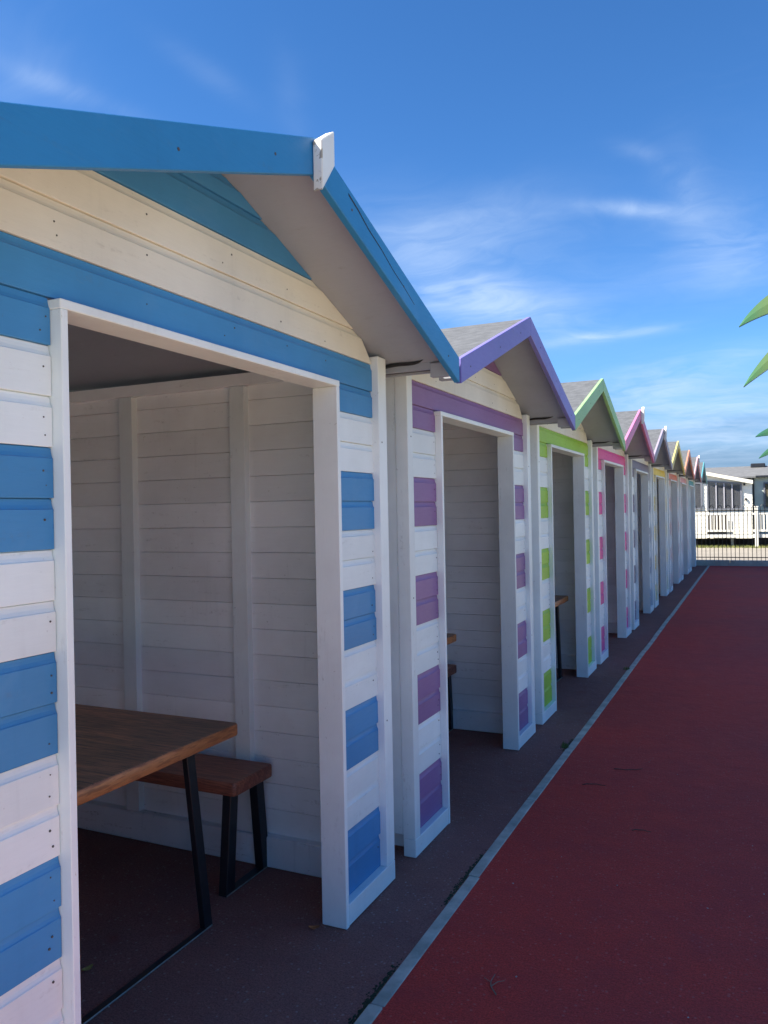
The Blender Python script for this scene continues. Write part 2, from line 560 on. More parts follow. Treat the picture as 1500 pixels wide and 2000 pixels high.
def finial_mesh():
    bm = bmesh.new()
    yc = 0.016
    pts = [(yc - .040, -.068), (yc + .037, .030), (yc + .037, .134), (yc - .040, .080)]
    zb = SOFF - 0.068
    add_loops(bm, [[(x, y, zb + z) for y, z in pts] for x in (BX1 + 0.0015, BX1 + 0.033)])
    me = finish(bm, 'finial', [white_z, worn], 0.003)
    for f in me.polygons:
        f.material_index = 0 if f.normal.x > 0.9 else 1
    return me


def nails_mesh(full):
    bm = bmesh.new()
    rnd = random.Random(3)

    def nail(y, z, x=-0.0298, r=0.0042):
        y += rnd.uniform(-.004, .004); z += rnd.uniform(-.006, .006)
        n = 6
        top = [bm.verts.new((x + 0.0009, y + r * math.cos(6.283 * i / n), z + r * math.sin(6.283 * i / n))) for i in range(n)]
        bot = [bm.verts.new((x - 0.002, y + r * math.cos(6.283 * i / n), z + r * math.sin(6.283 * i / n))) for i in range(n)]
        bm.faces.new(top)
        for i in range(n):
            bm.faces.new((bot[i], bot[(i + 1) % n], top[(i + 1) % n], top[i]))
    zs = list(zip(ZB, ZB[1:])) + [(1.998, 2.110)]
    for z0, z1 in zs:
        for y in (-0.70, 0.70 + 0.02, 1.0):
            for fz in (0.25, 0.6):
                if rnd.random() < (0.8 if y < 0 else 0.2):
                    nail(y + rnd.uniform(-.012, .012), z0 + (z1 - z0) * (fz + rnd.uniform(-.06, .06)), r=rnd.uniform(.0016, .0031))
    for z0, z1 in ((2.110, 2.227), (2.227, 2.345), (2.345, 2.463)):
        for y in (-0.66, -0.36, 0.02, 0.34, 0.64):
            if abs(y) < (SOFF - z1) / RISE - 0.05:
                for fz in (0.28, 0.62):
                    if rnd.random() < 0.5:
                        nail(y + rnd.uniform(-.03, .03), z0 + (z1 - z0) * (fz + rnd.uniform(-.06, .06)), r=rnd.uniform(.002, .0032))
    for s in (-1, 1):
        for y in (0.22, 0.62, 1.08):
            nail(s * y, 2.69 - RISE * y - 0.055, BX1, 0.0045)
    for y, z in ((HW - .05, 1.9), (HW - .055, 0.7), (-HW + .035, 1.95), (-HW + .03, 1.2)):
        nail(y, z, 0.0, 0.0038)
    return finish(bm, 'nail_heads', nail_m)


def gap_strip_mesh():
    """sagging black strip standing in for the shaded gap between soffit and fascia"""
    bm = bmesh.new()
    loops = []
    n = 14
    for i in range(n + 1):
        t = i / n
        x = -0.028 + 0.19 * t
        z = SOFF - RISE * (HALF - 0.06) - 0.006 + 0.0045 * math.sin(t * 6.0) + 0.012 * t * t - 0.004 * (1 - t)
        w = 0.0045 * (1 - 0.75 * abs(2 * t - 0.7) ** 2) + 0.0012
        w = max(w, 0.0012)
        loops.append([(x, HALF - 0.072, z - w), (x, HALF - 0.045, z - w), (x, HALF - 0.045, z + w), (x, HALF - 0.072, z + w)])
    add_loops(bm, loops)
    return finish(bm, 'gap_strip', gap_black)


def make_hut(i, cname, color, barge_color, has_finial, label, lining):
    yc = Y0 + HW + i * PER
    jr = random.Random(i * 17 + 3)
    jy = 0 if i == 0 else jr.uniform(-.006, .006)
    h = thing('beach_hut', label, 'beach hut', (XT + (0 if i == 0 else jr.uniform(-.006, .004)), yc + jy, 0), 0, 'row of gabled beach huts')
    if i:
        h.rotation_euler = (jr.uniform(-.0025, .0025), 0, jr.uniform(-.003, .003))
    cm = paint(cname + '_paint', color, 0.40, 0.35, 'y')
    bmx = paint(cname + '_barge_paint', barge_color, 0.42, 0.5, 'y')
    rnd = random.Random(i * 31 + 5)

    def put(name, me, jit=0.0):
        o = obj(name, me, h)
        if jit:
            o.location = (rnd.uniform(-jit, jit * 0.3), 0, 0)
            o.rotation_euler = (0, 0, rnd.uniform(-1, 1) * jit * 0.35)
        return o
    # front planks in pairs of white and colour
    spans = list(zip(ZB, ZB[1:]))[::-1]
    for j, (z0, z1) in enumerate(spans):
        m = white if (j // 2) % 2 == 0 else cm
        key = m.name
        put('plank', cached(('pl', j, key), lambda: plank_mesh(-HW + .062, -0.678, z0, z1, m)), 0.0015)
        put('plank', cached(('pr', j, key), lambda: plank_mesh(0.676, HW - .078, z0, z1, m)), 0.0015)
    put('plank', cached(('tl', cname), lambda: plank_mesh(-HW + .062, -0.678, 1.998, 2.110, cm)), 0.001)
    put('plank', cached(('tr', cname), lambda: plank_mesh(0.676, HW - .078, 1.998, 2.110, cm)), 0.001)
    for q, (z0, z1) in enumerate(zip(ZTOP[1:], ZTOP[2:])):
        m = cm if q in (0, 3, 4) else bounce_cream_m
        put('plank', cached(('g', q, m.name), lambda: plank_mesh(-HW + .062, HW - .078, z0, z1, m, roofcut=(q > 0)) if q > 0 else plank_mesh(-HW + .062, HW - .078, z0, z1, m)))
    # trims
    zt = SOFF - RISE * HW + 0.02
    put('corner_post', cached('cpr', lambda: box_mesh('corner_post', -0.062, 0.0, HW - .078, HW, 0.0875, zt - .02, white_z)))
    put('corner_post', cached('cpl', lambda: box_mesh('corner_post', -0.062, 0.0, -HW, -HW + .062, 0.0875, zt - .02, white_z)))
    put('bottom_board', cached('bbl', lambda: box_mesh('bottom_board', -0.06, 0.0012, -HW, -0.679, 0.004, 0.0865, white)))
    put('bottom_board', cached('bbr', lambda: box_mesh('bottom_board', -0.06, 0.0012, 0.677, HW, 0.004, 0.0865, white)))
    put('door_jamb', cached('jl', lambda: box_mesh('door_jamb', -0.105, 0.003, -0.676, -0.655, 0.002, 2.083, white_z)))
    put('door_jamb', cached('jr', lambda: box_mesh('door_jamb', -0.105, 0.003, 0.651, 0.674, 0.002, 2.083, white_z)))
    put('door_lintel', cached('lt', lambda: box_mesh('door_lintel', -0.105, 0.003, -0.678, 0.676, 2.0835, 2.1065, white)))
    # far side wall, seen through the doorway
    yf = HW - 0.078
    if lining:
        z = 0.135
        n = 0
        while z < 2.18:
            z1 = min(z + 0.117, 2.192)
            put('lining_plank', cached(('lp', n), lambda: lining_plank_mesh(z, z1)), 0)
            z = z1
            n += 1
    else:
        put('lining_panel', cached('lpn', lambda: grooved_panel('lining_panel', 'x', yf, BACK + .03, -0.05, 0.135, 2.19, -1)))
    for sx in (-0.748, -1.414):
        put('stud', cached(('st', sx), lambda: box_mesh('stud', sx, sx + 0.082, yf - 0.036, yf + 0.002, 0.142, 2.188, white_z)))
    put('top_plate', cached('tp', lambda: box_mesh('top_plate', BACK + .02, -0.05, yf - 0.037, yf + 0.02, 2.19, 2.245, white_x)))
    put('base_rail', cached('br', lambda: box_mesh('base_rail', BACK + .02, -0.09, yf - 0.044, yf + 0.02, 0.003, 0.14, rail_m, 0.004)))
    # outer skins and the other walls
    put('side_panel', cached('spr', lambda: box_mesh('side_panel', BACK, -0.063, HW - .062, HW - .004, 0.1, 2.245, white_z)))
    put('side_panel', cached('spl', lambda: box_mesh('side_panel', BACK, -0.063, -HW + .004, -HW + .062, 0.1, 2.245, white_z)))
    put('lining_panel', cached('lpo', lambda: grooved_panel('lining_panel', 'x', -yf, BACK + .03, -0.05, 0.02, 2.19, 1)))
    put('back_panel', cached('bpn', lambda: grooved_panel('back_panel', 'y', BACK + .02, -HW + .08, HW - .08, 0.02, 2.25, 1)))

    def back_gable():
        bm = bmesh.new()
        add_loops(bm, [[(x, -HW, 2.2505), (x, HW, 2.2505), (x, HW, SOFF - RISE * HW - .003), (x, 0, SOFF - .003), (x, -HW, SOFF - RISE * HW - .003)] for x in (BACK, BACK + .03)])
        return finish(bm, 'back_gable', white)
    put('back_gable', cached('bg', back_gable))
    # roof
    for s in (-1, 1):
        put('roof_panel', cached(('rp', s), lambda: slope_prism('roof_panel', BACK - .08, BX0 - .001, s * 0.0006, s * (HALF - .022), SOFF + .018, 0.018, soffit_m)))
        put('roofing_felt', cached(('rf', s), lambda: slope_prism('roofing_felt', BACK - .10, BX0 + .004, s * 0.0006, s * (HALF - .004), SOFF + .0235, 0.0045, felt)))
        put('barge_board', cached(('bb', s, cname), lambda: slope_prism('barge_board', BX0, BX1, s * 0.0008, s * (HALF - .003), SOFF + .032, 0.108, bmx, 0.002)))
        y0, y1 = sorted((s * (HALF - .024), s * (HALF - .046)))
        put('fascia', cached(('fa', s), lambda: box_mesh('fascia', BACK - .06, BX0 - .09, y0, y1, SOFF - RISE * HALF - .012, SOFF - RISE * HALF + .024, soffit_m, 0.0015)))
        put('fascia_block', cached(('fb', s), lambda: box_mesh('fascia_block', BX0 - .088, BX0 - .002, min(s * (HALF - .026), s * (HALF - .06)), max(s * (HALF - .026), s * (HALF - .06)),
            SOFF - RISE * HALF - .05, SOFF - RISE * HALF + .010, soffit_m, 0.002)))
    if i < NH - 1:  # added strip that stops sun leaking between neighbouring eaves
        put('sun_block_strip', cached('vg', lambda: box_mesh('sun_block_strip', BACK - .05, BX0 - .10, HALF - .0235, PER - HALF + .0235,
            SOFF - RISE * HALF - .006, SOFF - RISE * HALF + .002, sun_block_m, 0)))
    put('gap_strip', cached('fe', gap_strip_mesh))  # black strip painted in for the dark eave gap
    if has_finial:
        put('finial', cached('fi', finial_mesh))
    if i < 4:
        o = put('nail_heads', cached('nails', lambda: nails_mesh(True)))
        o['kind'] = 'stuff'
    if i == 0:
        # long split that runs down the far barge board
        bm = bmesh.new()
        pts = [(0.20, -.022), (0.27, -.027), (0.34, -.038), (0.44, -.041), (0.53, -.052), (0.62, -.054), (0.72, -.062)]
        loops = []
        for q, (y, dz) in enumerate(pts):
            w = 0.0030 * (1 - 0.85 * q / 6) + .0003
            zc = SOFF + .032 - RISE * y + dz
            loops.append([(BX1 - .004, y, zc - w), (BX1 + .0008, y, zc - w), (BX1 + .0008, y, zc + w), (BX1 - .004, y, zc + w)])
        add_loops(bm, loops)
        put('wood_split', finish(bm, 'wood_split', gap_black))
    return h


BLUE = (0.06, 0.265, 0.55)
HUTS = [
    ('blue', BLUE, (0.030, 0.225, 0.50), True, 'blue and white striped beach hut, largest and nearest, doorway showing a wooden table'),
    ('purple', (0.27, 0.14, 0.33), (0.20, 0.18, 0.52), False, 'purple and white striped beach hut between the blue and the lime green ones'),
    ('green', (0.36, 0.62, 0.05), (0.29, 0.51, 0.23), False, 'lime green and white striped beach hut with mint green barge boards'),
    ('pink', (0.76, 0.085, 0.33), (0.60, 0.19, 0.38), True, 'hot pink and white striped beach hut next to the lime green one'),
    ('grey', (0.22, 0.19, 0.27), (0.30, 0.27, 0.36), True, 'grey and white striped beach hut between the hot pink and yellow ones'),
    ('yellow', (0.80, 0.58, 0.07), (0.62, 0.54, 0.19), False, 'yellow and white striped beach hut with yellow barge boards'),
    ('coral', (0.74, 0.19, 0.10), (0.66, 0.27, 0.17), False, 'orange red striped beach hut beyond the yellow one'),
    ('pale_pink', (0.76, 0.34, 0.32), (0.72, 0.42, 0.45), True, 'pale pink striped beach hut between the orange red and teal ones'),
    ('teal', (0.05, 0.33, 0.34), (0.10, 0.33, 0.38), False, 'teal striped beach hut, last of the row by the black fence'),
]
for i, (cn, c, bc, fin, lab) in enumerate(HUTS):
    make_hut(i, cn, c, bc, fin, lab, i <= 5)


# ------------------------------------------------------------------ furniture in the huts
def slab(name, x0, x1, y0, y1, z0, z1, mats, rad, ed=0.008):
    """board with rounded plan corners and softened edges"""
    bm = bmesh.new()

    def outline(inset, z):
        r_ = max(rad - inset, 0.004)
        pts = []
        for cx, cy, a0 in ((x1 - rad, y1 - rad, 0), (x0 + rad, y1 - rad, 90), (x0 + rad, y0 + rad, 180), (x1 - rad, y0 + rad, 270)):
            for q in range(6):
                a = R(a0 + q * 18)
                pts.append((cx + r_ * math.cos(a), cy + r_ * math.sin(a), z))
        return pts
    add_loops(bm, [outline(ed, z0), outline(ed * .3, z0 + ed * .3), outline(0, z0 + ed), outline(0, z1 - ed), outline(ed * .3, z1 - ed * .3), outline(ed, z1)])
    me = finish(bm, name, mats)
    for f in me.polygons:
        f.use_smooth = abs(f.normal.z) < 0.99
        f.material_index = 0 if f.normal.z > 0.6 else 1
    return me


TB_TOP = slab('tabletop', -1.5, 0.0, -0.615, 0.615, 0.712, 0.762, [wood_top, wood_edge], 0.024)
BN_TOP = slab('bench_seat', -1.45, 0.0, -0.146, 0.146, 0.417, 0.475, [wood_bench, wood_bench], 0.020)


def trapezoid(top_half, bot_half, ztop, wx, wy, name):
    parts = []
    for s in (-1, 1):
        bm = bmesh.new()
        add_bar(bm, (0, s * bot_half, 0.007), (0, s * top_half, ztop), wx, wy)
        parts.append(('leg', finish(bm, 'leg', steel, 0.002)))
    fb = box_mesh('foot_bar', -wx / 2 - .001, wx / 2 + .001, -bot_half - wy / 2, bot_half + wy / 2, 0.0008, 0.0075, [steel, worn_edge], 0.0016)
    for f in fb.polygons:
        f.material_index = 1 if (f.normal.x > 0.3 and f.normal.z > -0.3) else 0
    parts.append(('foot_bar', fb))
    parts.append(('top_bar', box_mesh('top_bar', -wx / 2 - .001, wx / 2 + .001, -top_half - wy / 2, top_half + wy / 2, ztop - .002, ztop + .006, steel, 0.001)))
    return parts


T_FR = trapezoid(0.365, 0.455, 0.706, 0.026, 0.046, 'table_frame')
B_FR = trapezoid(0.095, 0.135, 0.411, 0.042, 0.056, 'bench_frame')


def furniture(kind, loc, label, group):
    t = thing(kind, label, 'table' if kind == 'table' else 'bench', loc, 0, group)
    top, fr, span = (TB_TOP, T_FR, 1.5) if kind == 'table' else (BN_TOP, B_FR, 1.45)
    obj('tabletop' if kind == 'table' else 'seat', top, t)
    for xx in (-0.06, -span + 0.12):
        for nm, me in fr:
            obj(nm, me, t, (xx, 0, 0))
    return t


yA = Y0 + HW
furniture('table', (-1.893, yA, 0), 'brown wooden table on black steel legs in the blue hut', 'tables in the huts')
furniture('bench', (-1.985, yA + 0.845, 0), 'brown wooden bench between the table and far wall of the blue hut', 'benches in the huts')
furniture('bench', (-1.985, yA - 0.845, 0), 'wooden bench on the near side of the blue hut behind its striped pier', 'benches in the huts')
furniture('table', (-1.845, yA + PER + 0.005, 0), 'upper wooden slab on the table seen in the purple hut doorway', 'tables in the huts')
furniture('bench', (-1.985, yA + PER + 0.845, 0), 'lower wooden slab of the bench seen in the purple hut doorway', 'benches in the huts')
furniture('table', (-1.63, yA + 2 * PER + 0.11, 0), 'wooden table corner on a black leg in the lime green hut doorway', 'tables in the huts')
furniture('bench', (-1.985, yA + 2 * PER + 0.86, 0), 'wooden bench behind the table in the lime green hut', 'benches in the huts')


# ------------------------------------------------------------------ low wall and bow-top fence at the end of the row
FY = 22.70
lw = thing('low_wall', 'low pale concrete wall under the black bow top fence', 'wall', (0, FY, 0))
x = -1.9
for k_, L in enumerate((1.27, 1.6, 1.6, 1.6, 1.6, 1.6)):
    obj('wall_block', box_mesh('wall_block', x + .004, x + L - .004, -0.10, 0.10, -0.05, 0.145 - 0.002 * (k_ % 2), conc_w, 0.008, 2), lw)
    x += L
fence = thing('bow_top_fence', 'black bow top railing fence standing on the low concrete wall', 'fence', (0, FY, 0.145))
bar = cached('fbar', lambda: (lambda bm: (add_tube(bm, [(0, 0, 0.0), (0, 0, 1.36)], 0.0085, 6), finish(bm, 'railing_bar', iron))[1])(bmesh.new()))


def hoop_mesh():
    bm = bmesh.new()
    pts = [(0.051 - 0.051 * math.cos(math.pi * q / 8), 0, 1.36 + 0.085 * math.sin(math.pi * q / 8)) for q in range(9)]
    add_tube(bm, pts, 0.0085, 6)
    return finish(bm, 'hoop', iron)


hoop = hoop_mesh()
nx = 64
for q in range(nx):
    xx = -1.72 + q * 0.102
    obj('railing_bar', bar, fence, (xx, 0, 0))
    if q % 2 == 0 and q + 1 < nx:
        obj('hoop', hoop, fence, (xx, 0, 0))
for z in (0.075, 1.30):
    obj('rail', box_mesh('rail', -1.80, -1.72 + nx * .102, -0.016, 0.016, z - 0.011, z + 0.011, iron, 0.001), fence)
for xx in (-1.80, 1.0, 3.4):
    obj('fence_post', box_mesh('fence_post', xx - .02, xx + .02, -0.02, 0.02, 0.0, 1.40, iron, 0.002), fence)

# ------------------------------------------------------------------ holiday lodge beyond the fence
cream = paint('cream_cladding', (0.82, 0.80, 0.70), 0.5, 0.15, 'x')
sage = paint('sage_cladding', (0.50, 0.57, 0.52), 0.5, 0.2, 'x')
pvc = paint('white_vinyl', (0.70, 0.69, 0.62), 0.35, 0.1, 'x')
slate = simple('lodge_roof', (0.16, 0.165, 0.17), 0.7, 0.3, 6)
gutter = simple('dark_gutter', (0.02, 0.022, 0.028), 0.4, 0.2, 6)
darkw = simple('underfloor_shade', (0.03, 0.024, 0.022), 0.9, 0.5, 4)
frame_m = simple('grey_window_frame', (0.16, 0.17, 0.20), 0.4, 0.1, 6)
blind_m = simple('grey_blind', (0.34, 0.35, 0.38), 0.6, 0.2, 20)
mull_m = simple('pale_mullion', (0.42, 0.42, 0.47), 0.4, 0.1, 6)
curtain = simple('yellow_curtain', (0.62, 0.52, 0.28), 0.8, 0.25, 9)
green_grass = simple('grass_green', (0.14, 0.17, 0.05), 0.9, 0.5, 8, c2=(0.20, 0.20, 0.05))

gm, gk, gp = new_mat('window_glass')
gp.inputs['Base Color'].default_value = (0.03, 0.035, 0.045, 1)
gp.inputs['Roughness'].default_value = 0.05
gp.inputs['Alpha'].default_value = 0.35
glass = gm


def lapped_wall(name, x0, x1, y, z0, top, m, step=0.15, sgn=-1, top2=None):
    """horizontally clad wall facing -y; top edge may slope from x0 to x1"""
    top2 = top if top2 is None else top2
    bm = bmesh.new()
    n = int((min(top, top2) - z0) / step)
    loops = []
    for xx, tp in ((x0, top), (x1, top2)):
        l = []
        z = z0
        for q in range(n):
            l += [(xx, y - 0.014, z), (xx, y - 0.002, z + step - .002)]
            z += step
        l += [(xx, y - 0.01, z), (xx, y - 0.004, tp), (xx, y + 0.1, tp), (xx, y + 0.1, z0)]
        loops.append(l)
    add_loops(bm, loops)
    return finish(bm, name, m)


ld = thing('holiday_lodge', 'cream and sage holiday lodge with grey roof beyond the fence', 'lodge', (0, 33.5, 0))
WX0, WX1 = -7.6, -0.10
WAP = (WX0 + WX1) / 2
rz = lambda xx: 2.475 + 0.235 * (WX1 - xx)      # wing rake on the side in view


def wing_front():
    bm = bmesh.new()
    z0, st = 0.44, 0.15
    # lapped courses as stacked strips so that the gable keeps real laps
    z = z0
    peak = rz(WAP)
    while z < peak - 0.02:
        z1 = min(z + st, peak - 0.01)
        def xr(zz):
            return WX1 if zz <= rz(WX1) else WX1 - (zz - rz(WX1)) / 0.235
        xa, xb_ = xr(z), xr(z1)
        la, lb = WX0 + (WX1 - xa), WX0 + (WX1 - xb_)
        add_loops(bm, [[(la, -0.016, z), (la, 0.08, z), (lb, 0.08, z1), (lb, -0.003, z1)], [(xa, -0.016, z), (xa, 0.08, z), (xb_, 0.08, z1), (xb_, -0.003, z1)]])
        z = z1
    return finish(bm, 'wing_wall', cream)


obj('wing_wall', wing_front(), ld)
obj('wing_side_wall', box_mesh('wing_side_wall', WX1 - .08, WX1 - .002, 0.082, 2.2, 0.44, 2.54, cream), ld)
# wing roof with white rake boards
for s in (-1, 1):
    def wing_roof():
        bm = bmesh.new()
        e = (WX1 + 0.03) if s > 0 else (WX0 - 0.03)
        r_, t_ = rz(WAP), rz(WX1 + 0.03)
        add_loops(bm, [[(WAP + s * .001, y, r_ + .01), (e, y, t_ + .01), (e, y, t_ + .07), (WAP + s * .001, y, r_ + .07)] for y in (-0.25, 5.0)])
        return finish(bm, 'wing_roof', slate)

    def rake():
        bm = bmesh.new()
        e = (WX1 + 0.03) if s > 0 else (WX0 - 0.03)
        r_, t_ = rz(WAP), rz(WX1 + 0.03)
        add_loops(bm, [[(WAP + s * .001, y, r_ - .08), (e, y, t_ - .08), (e, y, t_ + .05), (WAP + s * .001, y, r_ + .05)] for y in (-0.29, -0.252)])
        return finish(bm, 'rake_board', cream)
    obj('wing_roof', wing_roof(), ld)
    obj('rake_board', rake(), ld)
# main body
obj('sage_wall', lapped_wall('sage_wall', WX1 - .05, 6.5, 2.0, 0.30, 2.72, sage), ld)


def main_roof():
    bm = bmesh.new()
    prof = [(1.72, 2.74), (5.2, 3.30), (8.7, 2.74), (8.7, 2.68), (5.2, 3.24), (1.72, 2.68)]
    add_loops(bm, [[(xx, y, z) for y, z in prof] for xx in (-10.5, 7.0)])
    return finish(bm, 'main_roof', slate)


obj('main_roof', main_roof(), ld)
obj('back_wall', box_mesh('back_wall', -10.0, 6.5, 8.3, 8.4, 0.3, 2.68, cream), ld)
obj('gutter', box_mesh('gutter', WX1 + .13, 7.0, 1.64, 1.72, 2.68, 2.76, gutter, 0.01), ld)
obj('downpipe', box_mesh('downpipe', WX1 + .015, WX1 + .075, 1.90, 1.97, 0.4, 2.68, gutter, 0.01), ld)
rb = obj('roof_box', box_mesh('roof_box', -0.16, 0.42, 4.6, 5.4, 3.2, 3.39, gutter, 0.03), ld)
# windows of the wing
def window(x0, x1, z0, zl, zr, y, nm, parent, pane_m=None):
    bm = bmesh.new()
    for (a, b, c, d_) in ((x0, x0 + .06, z0, None), (x1 - .06, x1, z0, None)):
        top = zl + (zr - zl) * ((a + b) / 2 - x0) / (x1 - x0)
        add_box(bm, a, b, y - .045, y + .02, z0, top)
    add_box(bm, x0 + .06, x1 - .06, y - .045, y + .02, z0, z0 + .06)
    zt_ = lambda q: zl + (zr - zl) * (q - x0) / (x1 - x0)
    add_loops(bm, [[(q, y - .045, zt_(q) - .06), (q, y + .02, zt_(q) - .06), (q, y + .02, zt_(q)), (q, y - .045, zt_(q))] for q in (x0 + .06, x1 - .06)])
    w = obj('window', finish(bm, 'window_frame', frame_m), parent)
    cuts = [x0 + .06 + (x1 - x0 - .12) * q / nm for q in range(nm + 1)]
    for q in range(nm):
        a, b = cuts[q] + (.02 if q else 0), cuts[q + 1] - (.02 if q < nm - 1 else 0)
        bm = bmesh.new()
        add_loops(bm, [[(xx, y - .022, z0 + .06), (xx, y - .016, z0 + .06), (xx, y - .016, zt_(xx) - .06), (xx, y - .022, zt_(xx) - .06)] for xx in (a, b)])
        obj('pane', finish(bm, 'pane', glass), w)
        if q:
            obj('mullion', box_mesh('mullion', cuts[q] - .02, cuts[q] + .02, y - .05, y + .0, z0 + .062, zt_(cuts[q]) - .062, mull_m), w)
    if pane_m is None:
        bm = bmesh.new()
        z = z0 + .07
        while z < min(zl, zr) - .1:
            add_box(bm, x0 + .07, x1 - .07, y - .012, y - .004, z, z + .038)
            z += .052
        o = obj('blind', finish(bm, 'blind', blind_m), w)
        o['kind'] = 'stuff'
    else:
        obj('curtain', box_mesh('curtain', x0 + .065, x1 - .065, y - .012, y - .004, z0 + .065, min(zl, zr) - .065, pane_m), w)
    return w


window(-1.72, -0.46, 1.41, 2.57, 2.44, -0.02, 4, ld)
window(-3.0, -1.88, 1.45, 2.62, 2.50, -0.02, 3, ld)
window(0.31, 1.5, 1.43, 2.49, 2.49, 1.985, 2, ld, curtain)
for xx, z in ((-0.37, 2.38), (-0.325, 1.81)):
    obj('wall_lamp', box_mesh('wall_lamp', xx - .035, xx + .035, -0.09, -0.012, z - .045, z + .045, gutter, 0.012, 2), ld)
obj('floor_beam', box_mesh('floor_beam', WX0, WX1, 0.0, 0.1, 0.30, 0.437, cream), ld)
obj('underfloor_shade_box', box_mesh('underfloor_shade_box', WX0 - 2, 6.4, 0.7, 7.8, -0.01, 0.295, darkw), ld)  # dark fill, the shade beneath the lodge floor put into its colour
for xx in (-4.4, -2.6, -0.84, ):
    obj('pier_block', box_mesh('pier_block', xx - .055, xx + .055, 0.03, 0.2, 0.0, 0.298, conc, 0.006), ld)

# deck railing in front of the lodge
dr = thing('deck_railing', 'white vinyl picket railing with square posts in front of the lodge', 'railing', (0, 32.6, 0))
pick = box_mesh('picket', -0.035, 0.035, -0.02, 0.02, 0.66, 1.22, pvc, 0.004)
for (xa, xb_) in ((-3.4, -0.03), (0.09, 5.0)):
    for z0, z1 in ((0.585, 0.66), (1.22, 1.285)):
        obj('rail', box_mesh('rail', xa, xb_, -0.03, 0.03, z0, z1, pvc, 0.004), dr)
    q = xa + 0.07
    while q < xb_ - .04:
        obj('picket', pick, dr, (q, 0, 0))
        q += 0.118
for xx in (-3.46, 0.03, 2.5):
    obj('post', box_mesh('post', xx - .06, xx + .06, -0.06, 0.06, 0.0, 1.50, pvc, 0.008), dr)
    obj('post_cap', box_mesh('post_cap', xx - .075, xx + .075, -0.075, 0.075, 1.501, 1.535, pvc, 0.008), dr)
obj('deck_edge', box_mesh('deck_edge', -3.4, 5.0, 0.03, 0.07, 0.36, 0.50, pvc, 0.004), dr)
# dark seat shape made up to stand in for a shadow behind the railing
ch = thing('shadow_seat', 'made-up dark seat standing in for the shadow behind the white picket railing', 'shadow_stand_in', (-1.36, 33.15, 0.3))
dkw = simple('shadow_seat_dark', (0.035, 0.025, 0.022), 0.6, 0.3, 10)
obj('seat', box_mesh('seat', -.34, .34, -.22, .22, 0.36, 0.41, dkw, 0.006), ch)
obj('backrest', box_mesh('backrest', -.34, .34, .19, .225, 0.41, 0.92, dkw, 0.006), ch)
for sx in (-.31, .31):
    for sy in (-.19, .19):
        obj('leg', box_mesh('leg', sx - .03, sx + .03, sy - .03, sy + .03, 0.0, 0.359, dkw), ch)
obj('apron', box_mesh('apron', -.33, .33, -.235, -.221, 0.05, 0.40, dkw), ch)


# grass along the lodge (stuff)
def grass_strip(name, x0, x1, y0, y1, n, h0, h1, m, seed):
    rnd = random.Random(seed)
    vs, fs = [], []
    for _ in range(n):
        x, y = rnd.uniform(x0, x1), rnd.uniform(y0, y1)
        a = rnd.uniform(0, 6.283)
        hh = rnd.uniform(h0, h1)
        w = hh * 0.10
        dx, dy = math.cos(a), math.sin(a)
        l = rnd.uniform(-.5, .5) * hh
        b = len(vs)
        vs += [(x - dx * w, y - dy * w, 0), (x + dx * w, y + dy * w, 0), (x + dx * w * .6 - dy * l * .4, y + dy * w * .6 + dx * l * .4, hh * .6), (x - dx * w * .6 - dy * l * .4, y - dy * w * .6 + dx * l * .4, hh * .6),
               (x - dy * l, y + dx * l, hh)]
        fs += [(b, b + 1, b + 2, b + 3), (b + 3, b + 2, b + 4)]
    me = bpy.data.meshes.new(name)
    me.from_pydata(vs, [], fs)
    me.materials.append(m)
    return me


obj('grass', grass_strip('grass', -3.0, 3.0, 31.9, 33.3, 3500, .03, .10, green_grass, 1), kind='stuff', label='strip of green grass along the foot of the lodge', category='grass')


# ------------------------------------------------------------------ artificial palm trees
def leaf_mat(name, c1, c2):
    m, k, p = new_mat(name)
    tc = k.n('ShaderNodeTexCoord')
    sep = k.n('ShaderNodeSeparateXYZ'); k.t.links.new(tc.outputs['Object'], sep.inputs[0])
    nz = k.noise(tc.outputs['Object'], 6, 4, 0.6)
    f_ = k.math('ADD', k.ramp(sep.outputs['X'], 0.80, 1.08), k.math('MULTIPLY_ADD', nz, 0.3, -0.15), clamp=True)
    c = k.mix(f_, c1, c2)
    k.t.links.new(c, p.inputs['Base Color'])
    p.inputs['Roughness'].default_value = 0.4
    p.inputs['Subsurface Weight'].default_value = 0.0
    return m


leaf_a = leaf_mat('palm_leaf_paint', (0.125, 0.20, 0.07), (0.055, 0.19, 0.085))
leaf_b = leaf_mat('palm_leaf_paint_dark', (0.05, 0.15, 0.065), (0.025, 0.14, 0.085))
trunk_m = simple('palm_trunk_paint', (0.30, 0.17, 0.08), 0.6, 0.3, 8)


def frond_curve(a, b, u):
    return a * u - b * u * u


def frond_mesh(L, a, b, wid, m):
    """sickle-shaped leaf plate along +x with a slight fold and real thickness; lower edge is a parabola"""
    bm = bmesh.new()
    n = 22
    loops = []
    for q in range(n + 1):
        u = L * q / n
        sdist = 1 - q / n
        w = max(0.003, wid * math.sin(math.pi * 0.85 * sdist ** 0.8))
        z = frond_curve(a, b, u)
        fold = 0.02 * w
        loops.append([(u, -.006, z), (u, .006, z), (u, .006 + fold, z + w * .5), (u, .004, z + w), (u, -.004, z + w), (u, -.006 + fold, z + w * .5)])
    add_loops(bm, loops)
    return finish(bm, 'frond', m)


def rib_mesh(L, a, b):
    bm = bmesh.new()
    add_tube(bm, [(L * q / 16, 0, frond_curve(a, b, L * q / 16) - .004) for q in range(17)], 0.012, 6, 0.005)
    return finish(bm, 'rib', rib_m)


